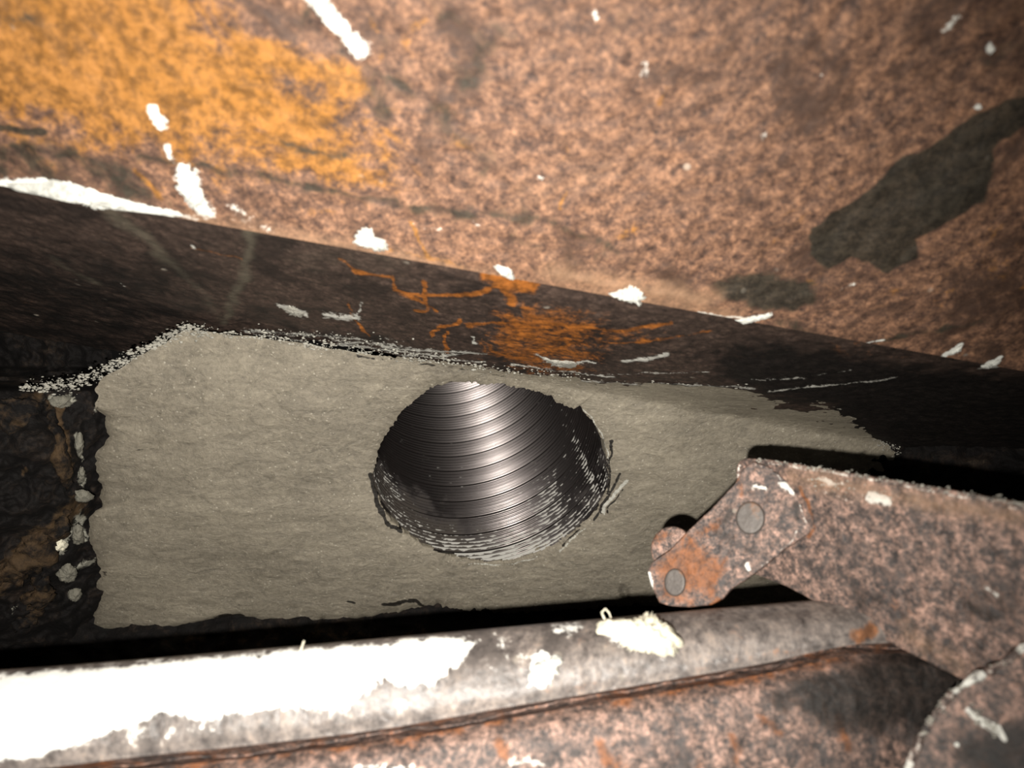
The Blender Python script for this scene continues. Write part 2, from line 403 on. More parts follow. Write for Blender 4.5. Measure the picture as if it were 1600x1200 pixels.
itemsB = {
 'dust': [('s', [(180, 335), (230, 370), (258, 402)], 9, 14, .95), ('s', [(258, 402), (320, 460), (345, 500)], 6, 14, .6), ('s', [(392, 362), (388, 410), (370, 460), (350, 505)], 5, 8, .95), ('s', [(95, 408), (150, 438)], 6, 12, .75), ('s', [(470, 400), (620, 420)], 12, 40, .4)],
 'orange': [
  ('s', [(530, 407), (545, 412), (560, 427), (615, 435), (620, 455), (650, 465), (680, 485)], 3, 4), ('s', [(660, 440), (665, 485), (650, 485)], 3, 3),
  ('s', [(640, 460), (670, 460), (750, 455), (795, 440)], 2.5, 4), ('s', [(678, 525), (682, 510), (720, 502)], 3, 4), ('s', [(695, 515), (700, 552)], 3, 4),
  ('s', [(540, 475), (548, 495), (575, 525)], 2, 3), ('s', [(785, 425), (800, 470)], 5, 7), ('s', [(730, 508), (800, 500), (880, 503), (960, 515), (1050, 505)], 3, 6),
  ('s', [(860, 545), (930, 535), (1000, 530), (1110, 518)], 3, 7, .9), ('s', [(760, 430), (830, 447)], 7, 9, .9), ('s', [(1150, 560), (1300, 545), (1450, 560)], 6, 16, .55),
  ('p', [(745, 500), (790, 455), (830, 462), (900, 482), (1000, 500), (1040, 515), (960, 545), (940, 562), (880, 590), (800, 580), (750, 562)], 0, 34, .54),
  ('p', [(800, 540), (900, 530), (950, 550), (900, 585), (820, 580)], 0, 24, .56), ('s', [(0, 470), (60, 480)], 10, 30, .45), ('s', [(300, 385), (380, 405)], 2, 4, .7),
 ],
 'soot_shade': [
  ('p', [(-500, 240), (0, 292), (330, 345), (380, 420), (360, 520), (200, 620), (-500, 700)], 0, 110, .55), ('s', [(400, 480), (470, 520), (600, 530)], 14, 30, .7),
  ('p', [(1080, 540), (1250, 530), (1600, 590), (1900, 650), (1900, 900), (1300, 640), (1150, 610)], 0, 40, .85),
  ('p', [(1330, 560), (1600, 600), (1900, 660), (1900, 900), (1300, 660)], 0, 25, 1.0),
  ('s', [(560, 560), (700, 575), (780, 580)], 4, 8, .8),
 ],
 'white': [
  ('s', [(438, 478), (475, 490)], 6, 7, .95), ('s', [(505, 492), (558, 500)], 6, 9, .85), ('s', [(562, 475), (556, 500)], 2, 4, .9),
  ('s', [(385, 518), (470, 522), (560, 529)], 4, 8, .85), ('s', [(520, 532), (640, 540)], 3, 7, .8), ('s', [(600, 540), (690, 548), (760, 552)], 4, 7, .9), ('s', [(800, 570), (900, 582), (960, 586)], 3, 6, .85),
  ('s', [(400, 524), (450, 530), (520, 540), (560, 536)], 3, 6, .9), ('s', [(520, 540), (600, 545), (690, 556), (750, 552)], 3, 6, .95), ('s', [(460, 522), (560, 530), (640, 530)], 2, 7, .7), ('s', [(600, 552), (760, 566)], 2, 4, .85),
  ('s', [(835, 552), (870, 570), (930, 565)], 3, 6, .95), ('s', [(980, 560), (1045, 550)], 5, 7, .95), ('s', [(880, 585), (1000, 580), (1100, 578)], 2, 6, .75), ('s', [(900, 596), (1050, 600), (1180, 605)], 3, 7, .9),
  ('s', [(1170, 590), (1250, 590), (1330, 575)], 2, 5, .75), ('s', [(1200, 608), (1300, 600), (1400, 590)], 3, 5, .85), ('s', [(738, 525), (742, 535)], 2, 3),
  ('s', [(298, 380), (302, 384)], 3, 4, .9), ('s', [(192, 440), (194, 442)], 2, 3),
  ('s', [(30, 612), (60, 608), (120, 600), (180, 575), (240, 545), (290, 516), (330, 520)], 6, 9, .95), ('s', [(150, 560), (250, 525)], 2, 8, .65), ('s', [(1530, 575), (1560, 572)], 2, 4),
 ]}
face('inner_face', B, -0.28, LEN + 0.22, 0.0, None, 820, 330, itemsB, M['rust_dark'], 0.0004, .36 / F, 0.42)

# ------------------------------------------------------------------ masonry around the throat
SKIN = {}
def relief(name, px0, px1, py0, py1, nu, nv, depth, rough, scale, mat, attrs, kind='structure', seed=50):
    py, px = np.meshgrid(np.linspace(py0, py1, nv), np.linspace(px0, px1, nu), indexing='ij')
    P = at(px, py, depth(px, py))
    jx = np.stack([px, py], -1) / 1000.
    n = fbm(P, scale, 5, seed, 0.55) + 0.5 * np.abs(fbm(P, scale * 2.3, 3, seed + 5))
    P = P + ray(px, py) * (n * rough)[..., None]
    pix = np.stack([px, py], -1) + np.stack([noise(P, 150, 91), noise(P, 150, 92)], -1) * 6
    at_ = {}
    for k, items in attrs.items():
        o = np.zeros(px.shape)
        for q, pts, w, soft, *amp in items:
            sd = poly_sd(pix, pts) if q == 'p' else seg_dist(pix, pts) - w
            o = np.maximum(o, blob(sd, soft) * (amp[0] if amp else 1))
        at_[k] = o
    o = mesh_obj(name, P.reshape(-1, 3), grid_faces(nv, nu), mat, None, at_)
    SKIN[name] = lambda x, y: float(P[int(np.clip(round((y - py0) / (py1 - py0) * (nv - 1)), 0, nv - 1)), int(np.clip(round((x - px0) / (px1 - px0) * (nu - 1)), 0, nu - 1)), 1])
    return tag(o, kind=kind)

wl = relief('wall_left', -420, 175, 520, 1330, 230, 300,
       lambda x, y: MP.depth(x, y) + 0.018 + 0.07 * np.clip((612 - y) / 40, 0, 1) - (np.clip((185 - x) / 75, 0, 1) * 0.03 + np.clip((130 - x) / 300, 0, 1.5) * 0.07) * np.clip((y - 575) / 130, 0, 1) ** 0.7, 0.010, 34, M['soot_shade'],
       {'white': [('s', [(120, 680), (128, 720), (130, 760)], 5, 7, .8), ('s', [(122, 790), (130, 840)], 7, 9, .75), ('s', [(90, 860), (108, 830)], 9, 9, .8), ('s', [(70, 630), (110, 625)], 9, 12, .7), ('s', [(100, 900), (140, 880)], 12, 14, .55), ('s', [(0, 980), (25, 950)], 4, 6, .7), ('s', [(50, 930), (60, 945)], 2, 3, .8), ('s', [(150, 600), (150, 640)], 5, 8, .5)],
        'orange': [('s', [(90, 640), (100, 700), (105, 760)], 9, 8, .9), ('s', [(-60, 950), (20, 890), (90, 820), (120, 790)], 22, 24, .75), ('s', [(-100, 660), (0, 650), (60, 620)], 16, 20, .7), ('s', [(40, 730), (36, 745)], 3, 4, .8)]})
tag(wl, 'black sooty crumbling masonry beside the left edge of the mortar', 'wall')
wr = relief('wall_right', 1290, 2150, 520, 1250, 260, 220,
       lambda x, y: MP.depth(x, y) + 0.006 - np.clip((x - 1330) / 500, -0.05, 1.4) * 0.12 * np.clip((y - 610) / 150, 0, 1), 0.007, 40, M['soot_shade'],
       {'white': [('s', [(1330, 640), (1380, 690)], 10, 26, .55), ('s', [(1380, 640), (1450, 680)], 16, 40, .42), ('s', [(1200, 620), (1340, 610)], 4, 12, .6)], 'orange': [('s', [(1540, 640), (1580, 670)], 12, 40, .35)]}, seed=80)
tag(wr, 'black sooty wall at the right end of the throat', 'wall')
wb = relief('wall_back', -420, 2100, 905, 1500, 420, 150,
       lambda x, y: MP.depth(x, np.minimum(y, 960)) + 0.009 - np.clip((y - 960) / 500, 0, 1) * 0.12, 0.006, 46, M['soot_shade'],
       {'white': [('s', [(630, 985), (740, 960)], 3, 14, .4)], 'orange': [('s', [(300, 1000), (600, 990), (900, 960)], 20, 30, .5)]}, seed=110)
tag(wb, 'dark brown sooty masonry in the shadow behind the damper blade', 'wall')

def ledge(name, pts, r, parent, mat, seed):
    p = np.array([at(*q) for q in pts]); n = 60
    s_ = np.linspace(0, len(p) - 1, n); i = np.clip(s_.astype(int), 0, len(p) - 2); f = (s_ - i)[:, None]
    c = p[i] * (1 - f) + p[i + 1] * f
    tg = np.gradient(c, axis=0); tg /= np.linalg.norm(tg, axis=1)[:, None]
    x1 = np.cross(tg, [0, 1, 0]); x1 /= np.linalg.norm(x1, axis=1)[:, None]; x2 = np.cross(tg, x1)
    a = np.linspace(0, 2 * np.pi, 20, endpoint=False)
    taper = np.sqrt(np.clip(np.sin(np.pi * np.linspace(0.02, 0.98, n)), 0.0, 1))
    Q = c[:, None] + (r * taper)[:, None, None] * (np.cos(a)[None, :, None] * x1[:, None] + 0.8 * np.sin(a)[None, :, None] * x2[:, None])
    Q = Q + x2[:, None] * (fbm(Q, 120, 4, seed, 0.6) * r * 0.5)[..., None] + x1[:, None] * (fbm(Q, 140, 4, seed + 9, 0.6) * r * 0.45)[..., None]
    k = Q.shape[0] * Q.shape[1]
    return mesh_obj(name, Q.reshape(-1, 3), grid_faces(n, 20, True), mat, parent, {'white': np.full(k, 0.12), 'orange': np.full(k, 0.5)})
on = lambda pts, lift: [(x, y, SKIN['wall_left'](x, y) - lift) for x, y in pts]
ledge('brick_edge', on([(84, 636), (92, 680), (98, 720), (106, 768)], .002), .0042, wl, M['soot_shade'], 3)
ledge('stone', on([(104, 795), (60, 850), (20, 885), (-30, 925)], .001), .010, wl, M['soot_shade'], 5)
ledge('stone', on([(-60, 668), (20, 650), (78, 632)], .001), .008, wl, M['soot_shade'], 7)
ledge('stone', on([(70, 900), (60, 940), (20, 985)], .001), .008, wl, M['soot_shade'], 9)

# ------------------------------------------------------------------ flue liner
OUT = [(150, 618), (140, 640), (152, 680), (138, 730), (150, 780), (146, 840), (156, 900), (148, 950), (152, 984), (250, 984), (338, 966), (372, 960), (440, 976), (560, 965), (620, 955), (680, 946), (800, 958), (1000, 945),
       (1200, 960), (1360, 940), (1440, 850), (1450, 740), (1400, 700), (1370, 680), (1345, 652), (1310, 632), (1250, 616), (1180, 609), (1000, 598), (900, 590), (800, 580), (700, 566), (600, 556), (500, 541), (400, 527), (330, 519), (290, 516), (240, 545), (180, 578), (160, 590), (146, 606)]
HOLE = [(592, 700), (583, 742), (592, 780), (612, 815), (640, 838), (668, 856), (700, 868), (740, 877), (785, 877), (830, 866), (870, 848), (905, 824), (932, 795), (950, 760), (951, 720), (944, 690), (930, 662), (912, 640), (905, 634), (896, 640), (885, 633), (872, 630), (860, 618), (840, 612), (820, 606), (800, 604), (780, 598), (760, 601), (740, 597), (710, 597), (690, 600), (668, 608), (655, 620), (640, 632), (622, 652), (606, 674)]
AX = np.array([-0.30, 1.0, 0.84]); AX /= np.linalg.norm(AX)
RAD, PITCH_B = 0.0745, 0.0155
LC = MP.hit(770, 737)
e1 = np.cross(AX, [0, 0, 1]); e1 /= np.linalg.norm(e1); e2 = np.cross(e1, AX)
if e2[2] < 0: e2 = -e2
liner = empty('flue_liner', LC, 'round corrugated stainless steel flue liner rising through the mortar', 'flue liner')
SEAM = 0.085
def prof(x):
    rib = np.where(x < SEAM, 0, 0.5 - 0.5 * np.cos((x - SEAM) / (1 - SEAM) * 5 * 2 * np.pi))
    r = RAD - 0.0017 * rib + 0.0004 * np.sin(np.pi * x)
    return np.where(x < SEAM, RAD + 0.0020 * np.sin(np.pi * np.clip(x / SEAM, 0, 1)), r), rib

def helix_strip(name, x0, x1, ns, turns_from, turns_to, mat, nth=256):
    xs = np.linspace(x0, x1, ns)
    T = np.linspace(turns_from, turns_to, int((turns_to - turns_from) * nth) + 1)
    tt, xx = np.meshgrid(T, xs, indexing='ij')
    r, rib = prof(xx)
    if name == 'lock_seam': rib = xx * 0
    s = (tt + xx) * PITCH_B
    th = tt * 2 * np.pi
    wob = 1 + 0.004 * np.sin(3 * th + s * 30)
    P = LC + s[..., None] * AX + (r * wob)[..., None] * (np.cos(th)[..., None] * e1 + np.sin(th)[..., None] * e2)
    # mortar left on the ribs near the mouth: the lower right of the opening most of all
    low = np.exp(-((np.arctan2(np.sin(th + 1.25), np.cos(th + 1.25))) / 0.8) ** 2)
    d = np.maximum(s - MOUTH(th), 0)
    white = np.maximum(0.80 - d / 0.040, 0) * (0.40 + 0.60 * low)
    white = np.maximum(white, 0.46 * np.exp(-((np.arctan2(np.sin(th + 0.75), np.cos(th + 0.75))) / 0.24) ** 2) * np.exp(-((d - 0.03) / 0.03) ** 2))
    white = np.maximum(white, 0.36 * np.exp(-((np.arctan2(np.sin(th + 2.45), np.cos(th + 2.45))) / 0.22) ** 2) * np.exp(-((d - 0.03) / 0.02) ** 2))
    white = np.maximum(white, 0.5 * np.exp(-((np.arctan2(np.sin(th + 0.2), np.cos(th + 0.2))) / 0.07) ** 2) * np.exp(-((d - 0.03) / 0.04) ** 2))
    film = np.clip(1.0 - d / 0.09, 0, 1) * (0.55 + 0.45 * np.exp(-((np.arctan2(np.sin(th + 2.4), np.cos(th + 2.4))) / 1.0) ** 2))
    pp = proj(P); Fq = grid_faces(len(T), ns)
    gap = P[..., 1] - mortar_depth(pp[..., 0], pp[..., 1])
    sdh = poly_sd(pp, HOLE)
    inside = np.where(sdh < 1.5, gap > 0.0012 * noise(P, 150, 5), gap > 0.013).ravel()
    Fq = Fq[inside[Fq].all(1)]
    used, inv = np.unique(Fq.ravel(), return_inverse=True)
    return mesh_obj(name, P.reshape(-1, 3)[used], inv.reshape(-1, 4), mat, liner, {'crest': rib.ravel()[used], 'white': white.ravel()[used], 'film': film.ravel()[used]})

def mortar_depth(px, py):
    db = B.depth(px, py); db = np.where(db > 0, db, 9) - 0.0008
    return smin(MP.depth(px, py), db, 0.012)

def MOUTH(th):
    # axial place where the liner passes through the mortar
    rd = np.cos(th)[..., None] * e1 + np.sin(th)[..., None] * e2
    return -(RAD * (rd @ MP.n)) / (AX @ MP.n)

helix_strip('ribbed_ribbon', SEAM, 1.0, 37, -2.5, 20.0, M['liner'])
helix_strip('lock_seam', 0.0, SEAM, 5, -2.5, 20.0, M['seam'])

# ------------------------------------------------------------------ mortar bed with the opening for the liner
def polar(poly, c, n, jitter=0.0, seed=0):
    poly = np.asarray(poly, float); L = np.vstack([poly, poly[:1]])
    out = []
    for a in np.linspace(0, 2 * np.pi, n, endpoint=False):
        dx, dy = math.cos(a), math.sin(a); best = 0
        for p, q in zip(L[:-1], L[1:]):
            e = q - p; det = dx * (-e[1]) + e[0] * dy
            if abs(det) < 1e-9: continue
            w = p - c
            t = (w[0] * (-e[1]) + e[0] * w[1]) / det
            k = (dx * w[1] - dy * w[0]) / det
            if t > 0 and -1e-9 <= k <= 1 + 1e-9: best = max(best, t)
        out.append((dx * best, dy * best))
    out = np.array(out) + c
    if jitter:
        ang = np.linspace(0, 2 * np.pi, n, endpoint=False)
        cyc = np.stack([np.cos(ang), np.sin(ang)], -1)
        j = fbm(cyc, n / 40, 3, seed) * jitter
        rdir = (out - c) / np.linalg.norm(out - c, axis=1)[:, None]
        out = out + rdir * j[:, None]
    return out

HC = np.array([768., 738.])
NA, NRD = 1300, 170
ho = polar(HOLE, HC, NA, 2.2, 5); ou = polar(OUT, HC, NA, 3.5, 11)
lf = np.clip((260 - ou[:, 0]) / 80, 0, 1) * np.clip((ou[:, 1] - 600) / 50, 0, 1)                     # the left border is crumbled
ou[:, 0] += lf * (13 * fbm(ou, 1 / 48., 4, 15, 0.6) + 4)
t = np.linspace(0, 1, NRD) ** 1.25
pix = ho[None] * (1 - t[:, None, None]) + ou[None] * t[:, None, None]
px, py = pix[..., 0], pix[..., 1]
dm = MP.depth(px, py)
top = px < 1200
db = B.depth(px, py); db = np.where(db > 0, db, 9) - 0.0008
dep = smin(dm, db, 0.012)
P3 = at(px, py, dep)
lipd = np.linalg.norm(pix - ho[None], axis=-1)
dep = dep + 0.0035 * np.exp(-lipd / 14.0)                                # dips towards the liner
dep = dep + 0.007 * np.exp(-((px - 660) / 170.) ** 2 - ((py - 690) / 130.) ** 2) * np.exp(-lipd / 120)
dep = dep + 0.0040 * fbm(P3, 11, 2, 4) + 0.0009 * fbm(P3 * np.array([0.4, 1.2, 1.2]), 60, 3, 6) + 0.00022 * fbm(P3, 330, 3, 8)
edge = np.linalg.norm(pix - ou[None], axis=-1)
dep = dep + 0.004 * np.exp(-edge / 8.0) * (py > 640)
V = at(px, py, dep)
inner = []
for k in range(1, 7):                                                     # the lip turns back along the liner
    inner.append(V[0] + (0.0016 * k) * AX + 0.0006 * k * ray(px[0], py[0]))
V = np.concatenate([np.array(inner[::-1]), V], 0)
pixm = np.concatenate([np.repeat(pix[:1], 6, 0), pix], 0)
wp = pixm + np.stack([noise(V, 160, 61), noise(V, 160, 62)], -1) * 3
def pm(items):
    o = np.zeros(wp.shape[:-1])
    for q, pts, w, soft, *amp in items:
        sd = poly_sd(wp, pts) if q == 'p' else seg_dist(wp, pts) - w
        o = np.maximum(o, blob(sd, soft) * (amp[0] if amp else 1))
    return o
dark_i = [('s', [(240, 652), (280, 650), (330, 655)], 1, 4, .55), ('s', [(205, 705), (240, 700)], 2, 5, .6), ('s', [(340, 968), (375, 962)], 6, 6, .95), ('s', [(300, 975), (345, 965)], 2, 4), ('s', [(400, 970), (440, 975)], 2, 5, .8), ('s', [(600, 945), (650, 940), (680, 955)], 3, 4, .9), ('s', [(545, 940), (555, 944)], 2, 3),  # dark marks: lower border crumbs, scrape lines, liner's cut edge, upper border
          ('s', [(580, 742), (583, 760), (592, 790), (606, 818)], 3.5, 3), ('s', [(612, 822), (625, 828)], 3, 3), ('s', [(480, 540), (560, 556), (640, 566), (760, 582)], 2, 6, .72), ('s', [(700, 575), (760, 585), (1000, 604)], 1.5, 4, .6),
          ('s', [(938, 800), (955, 765), (970, 740)], 2, 2.5), ('s', [(948, 800), (972, 765)], 1.2, 2), ('s', [(880, 852), (905, 828)], 1.5, 2.5, .9), ('s', [(928, 812), (950, 775)], 1.5, 2), ('s', [(950, 770), (955, 690)], 2.5, 3, .9), ('s', [(165, 860), (165, 900)], 3, 6, .6), ('s', [(150, 640), (160, 610)], 4, 7, .6), ('s', [(1180, 610), (1300, 630)], 1.5, 5, .7)]
white_i = [('s', [(942, 800), (962, 768), (978, 752)], 3, 3, .85), ('s', [(875, 862), (900, 838), (915, 825)], 1.5, 3, .8), ('s', [(730, 881), (800, 882), (840, 870)], 1.2, 2.5, .8), ('s', [(590, 770), (585, 745)], 1.2, 2, .75), ('s', [(905, 634), (925, 650), (945, 690), (950, 715)], 1.2, 2, .8), ('s', [(600, 690), (640, 632)], 1, 2.5, .6),
           ('s', [(1310, 632), (1345, 655), (1375, 685), (1400, 700)], 9, 12, .62), ('s', [(170, 580), (240, 545), (290, 518), (330, 520)], 5, 10, .6), ('s', [(400, 528), (520, 545), (700, 567)], 2, 5, .6), ('s', [(140, 615), (148, 700)], 3, 8, .4)]
mo = mesh_obj('mortar_bed', V.reshape(-1, 3), grid_faces(NRD + 6, NA, True), M['mortar'], None, {'soot_shade': pm(dark_i), 'white': pm(white_i)})
tag(mo, 'smooth damp grey mortar trowelled around the round flue liner', 'mortar')

# ------------------------------------------------------------------ damper blade: rolled lip, rust-filled groove, lower flange
def rail(pts, xs):
    p = np.array(pts, float)
    def cub(yv):
        x = p[:, 0]; m = np.gradient(yv, x)
        i = np.clip(np.searchsorted(x, xs) - 1, 0, len(x) - 2); h = x[i + 1] - x[i]; s = (xs - x[i]) / h
        return (2 * s**3 - 3 * s**2 + 1) * yv[i] + (s**3 - 2 * s**2 + s) * h * m[i] + (-2 * s**3 + 3 * s**2) * yv[i + 1] + (s**3 - s**2) * h * m[i + 1]
    return at(xs, cub(p[:, 1]), cub(p[:, 2]))
XS = np.linspace(-520, 1560, 700)
top_y = [(-520, 1072), (0, 1048), (400, 1016), (700, 989), (1000, 962), (1270, 938), (1560, 912)]
gro_y = [(-520, 1290), (0, 1218), (200, 1192), (400, 1171), (600, 1146), (800, 1110), (1000, 1076), (1200, 1040), (1330, 1012), (1420, 1008), (1560, 1000)]
def mk(ys, dl, dr, dy=0.0):
    return [(x, y + dy, dl + (dr - dl) * (x + 520) / 2080) for x, y in ys]
def tween(f, d_l, d_r):
    xg = np.array([q[0] for q in gro_y]); a = np.interp(xg, [q[0] for q in top_y], [q[1] for q in top_y]); b = np.array([q[1] for q in gro_y])
    return [(x, a_ + (b_ - a_) * f, d_l + (d_r - d_l) * (x + 520) / 2080) for x, a_, b_ in zip(xg, a, b)]
R = {'back': mk(top_y, .330, .352, 60), 'behind': mk(top_y, .290, .325, 8), 'top': mk(top_y, .274, .312), 'a': tween(.16, .262, .302), 'b': tween(.42, .252, .293), 'c': tween(.75, .247, .288), 'g0': tween(.95, .247, .287),
     'g1': mk(gro_y, .256, .295, 2), 'g2': mk(gro_y, .245, .285, 12), 'd': mk(gro_y, .238, .278, 40), 'e': mk(gro_y, .233, .272, 110), 'f': mk(gro_y, .231, .268, 260), 'g': mk(gro_y, .25, .28, 480)}
def loft(keys, per_span):
    rows = np.array([rail(R[k], XS) for k in keys]); m = np.gradient(rows, axis=0); out = []
    for i in range(len(keys) - 1):
        for s in np.arange(per_span) / per_span:
            out.append((2*s**3-3*s**2+1)*rows[i] + (s**3-2*s**2+s)*m[i] + (-2*s**3+3*s**2)*rows[i+1] + (s**3-s**2)*m[i+1])
    out.append(rows[-1]); return np.array(out)
blade = empty('damper_flap', at(500, 1100, .25), 'worn steel damper flap with a rolled lip, white at its left with mortar smears and painted flash glare', 'damper')
itemsL = {'white': [('p', [(-520, 1050), (0, 1052), (400, 1021), (700, 994), (752, 1002), (725, 1028), (690, 1060), (640, 1078), (600, 1062), (560, 1096), (500, 1110), (420, 1104), (330, 1124), (250, 1118), (190, 1140), (120, 1165), (60, 1178), (0, 1188), (-520, 1240)], 0, 12), ('s', [(848, 1035), (842, 1058)], 17, 9), ('s', [(780, 1010), (800, 1020)], 18, 26, .6), ('s', [(740, 1030), (790, 1050)], 10, 26, .55), ('s', [(870, 985), (900, 980)], 10, 10, .8), ('s', [(960, 990), (1040, 1000)], 22, 20, .62), ('s', [(500, 1110), (640, 1095)], 16, 30, .5), ('s', [(200, 1150), (330, 1135)], 16, 30, .5)],  # white mortar smear, with the flash's glare on the lip painted in
          'orange': [('s', [(1140, 985), (1160, 995)], 10, 22, .62), ('s', [(1240, 990), (1300, 985)], 14, 26, .6), ('s', [(1080, 1045), (1250, 1015)], 8, 22, .6), ('s', [(800, 1090), (1000, 1060)], 5, 18, .5), ('s', [(900, 1000), (960, 1010)], 10, 30, .45), ('s', [(1340, 990), (1360, 985)], 16, 12, .8)],
          'soot_shade': [('s', [(820, 1062), (1000, 1040)], 5, 22, .45), ('s', [(-200, 1060), (200, 1040)], 2, 6, .4), ('s', [(1200, 960), (1290, 950)], 10, 22, .55), ('s', [(95, 1065), (120, 1075)], 5, 8, .4)]}
itemsG = {'white': [], 'orange': [('p', [(-520, 1200), (-520, 1400), (1560, 1100), (1560, 900)], 0, 30, .42)], 'soot_shade': [('s', [(x, y + 4) for x, y in gro_y], 1.5, 5, .8)]}  # last stroke: dark line along the bed of the groove
itemsF = {'white': [('s', [(800, 1190), (860, 1195)], 4, 10, .8), ('s', [(560, 1200), (640, 1198)], 4, 8, .8), ('s', [(740, 1170), (840, 1170)], 10, 30, .45), ('s', [(0, 1205), (100, 1210)], 8, 10, .8)],
          'orange': [('s', [(x, y + 12) for x, y in gro_y if x < 1400], 12, 22, .75), ('s', [(780, 1160), (790, 1180)], 9, 9, .9), ('s', [(940, 1170), (960, 1200)], 14, 18, .7), ('s', [(1180, 1115), (1220, 1145)], 7, 14, .7), ('s', [(1140, 1150), (1155, 1200)], 7, 12, .7), ('s', [(1310, 1120), (1320, 1170)], 6, 12, .7), ('s', [(1090, 1190), (1100, 1240)], 9, 14, .6)],
          'soot_shade': [('p', [(1180, 1100), (1260, 1070), (1350, 1010), (1420, 1000), (1600, 990), (1600, 1150), (1440, 1150), (1380, 1160), (1290, 1140)], 0, 40, .8), ('s', [(1220, 1090), (1300, 1060), (1400, 1060)], 24, 34, .8), ('s', [(1060, 1180), (1070, 1200)], 9, 14, .8), ('s', [(1200, 1100), (1100, 1110), (1030, 1120)], 12, 28, .5)]}  # gap under the lever: soot and shadow both put into the colour
def blade_part(name, keys, per_span, items, rough, mat):
    Q = loft(keys, per_span)
    pxy = proj(Q) + np.stack([noise(Q, 170, 71), noise(Q, 170, 72)], -1) * 5
    at_ = {}
    for k, its in items.items():
        o = np.zeros(Q.shape[:-1])
        for q, pts, w, soft, *amp in its:
            sd = poly_sd(pxy, pts) if q == 'p' else seg_dist(pxy, pts) - w
            o = np.maximum(o, blob(sd, soft) * (amp[0] if amp else 1))
        at_[k] = o
    if name == 'rolled_lip': at_['white'][:2 * per_span] = 0
    r = ray(*np.moveaxis(proj(Q), -1, 0))
    Q = Q + r * (fbm(Q, 120, 4, 44, 0.6) * rough + 0.0012 * fbm(Q, 16, 2, 45) * (name != 'rust_groove'))[..., None]
    if name == 'rust_groove':
        w = np.sin(np.linspace(0, np.pi, Q.shape[0]))[:, None] ** 0.7
        Q = Q + np.array([0, 0, 1.0]) * (w * fbm(Q, 40, 5, 47, 0.6) * 0.0016)[..., None]
    return mesh_obj(name, Q.reshape(-1, 3), grid_faces(*Q.shape[:2]), mat, blade, at_)
blade_part('rolled_lip', ['back', 'behind', 'top', 'a', 'b', 'c', 'g0'], 14, itemsL, 0.00035, M['blade'])
tag(blade_part('rust_groove', ['g0', 'g1', 'g2'], 10, itemsG, 0.0006, M['rust_bar']), 'brown rust-filled groove along the blade')
blade_part('lower_flange', ['g2', 'd', 'e', 'f', 'g'], 26, itemsF, 0.0004, M['rust_bar'])

# ------------------------------------------------------------------ flat plates from an outline
def slab(name, outline, c, plane, thick, mat, parent=None, items=None, n=260, rings=60, bev=0.0007, rough=0.00025, seed=1, jit=0.0):
    o2 = polar(outline, np.array(c, float), n, jit, seed)
    uvo = plane.pix(o2); uvc = plane.pix([c])[0]
    rr = list(np.linspace(0.0, 1, rings) ** 0.8)
    pts, hs = [], []
    L = np.linalg.norm(uvo - uvc, axis=1)
    for r in rr:
        pts.append(uvc + (uvo - uvc) * np.maximum(r * (1 - bev / L), 0.001)[:, None]); hs.append(np.zeros(n))
    for k in range(1, 5):
        a = k / 4 * math.pi / 2
        pts.append(uvc + (uvo - uvc) * (1 - bev * (1 - math.sin(a)) / L)[:, None]); hs.append(np.full(n, -bev * (1 - math.cos(a))))
    for f in (0.35, 0.7, 1.0):
        pts.append(uvo); hs.append(np.full(n, -bev - (thick - bev) * f))
    pts.append(uvc + (uvo - uvc) * 0.001); hs.append(np.full(n, -thick))
    pts, hs = np.array(pts), np.array(hs)
    P = plane.p(pts[..., 0], pts[..., 1], hs)
    P = P + plane.n * (fbm(P, 260, 4, seed + 3, 0.6) * rough)[..., None]
    pxy = proj(P) + np.stack([noise(P, 260, 31), noise(P, 260, 32)], -1) * 4
    at_ = {k: np.zeros(P.shape[:-1]) for k in ('white', 'orange', 'soot_shade', 'dust')}
    for k, its in (items or {}).items():
        for q, pp, w, soft, *amp in its:
            sd = poly_sd(pxy, pp) if q == 'p' else seg_dist(pxy, pp) - w
            at_[k] = np.maximum(at_[k], blob(sd, soft) * (amp[0] if amp else 1))
    return mesh_obj(name, P.reshape(-1, 3), grid_faces(P.shape[0], n, True), mat, parent, at_)

BAR = Plane(at(1158, 716, .335), at(1600, 788, .252), at(1290, 950, .302))
arm = empty('damper_lever', at(1400, 850, .29), 'broad flat rusted lever arm slanting in from the right edge', 'lever')
bar = slab('bar', [(1150, 752), (1150, 730), (1155, 720), (1164, 716), (1200, 718), (1290, 733), (1440, 758), (1600, 787), (2050, 868), (2050, 1380), (1900, 1290), (1650, 1148), (1510, 1066), (1400, 1010), (1300, 957), (1262, 934), (1228, 916), (1195, 903), (1160, 890)], (1500, 890), BAR, 0.004, M['rust_bar'], arm,
     {'white': [('s', [(1280, 748), (1320, 757)], 5, 9, .75), ('s', [(1362, 775), (1385, 783)], 8, 7, .95), ('s', [(1290, 770), (1330, 780)], 4, 12, .7), ('s', [(1190, 722), (1300, 738), (1450, 765), (1600, 795)], 1.5, 4, .75), ('s', [(1158, 720), (1150, 745)], 3, 5, .6), ('s', [(1540, 920), (1560, 930)], 5, 8, .6)],
      'orange': [('s', [(1248, 762), (1262, 785), (1274, 822), (1262, 838)], 2, 3), ('s', [(1150, 735), (1160, 748)], 4, 8, .6), ('s', [(1330, 910), (1420, 960)], 8, 40, .4)],
      'dust': [('s', [(1240, 745), (1400, 775), (1600, 812)], 12, 26, .75), ('s', [(1420, 990), (1500, 1040)], 14, 30, .6)],
      'soot_shade': [('p', [(1250, 880), (1330, 870), (1420, 930), (1420, 1000), (1330, 960)], 0, 50, .55), ('p', [(1460, 900), (1600, 880), (1640, 960), (1560, 1010), (1480, 980)], 0, 40, .5), ('s', [(1190, 895), (1260, 930), (1400, 1000)], 6, 12, .55)]}, 420, 120)

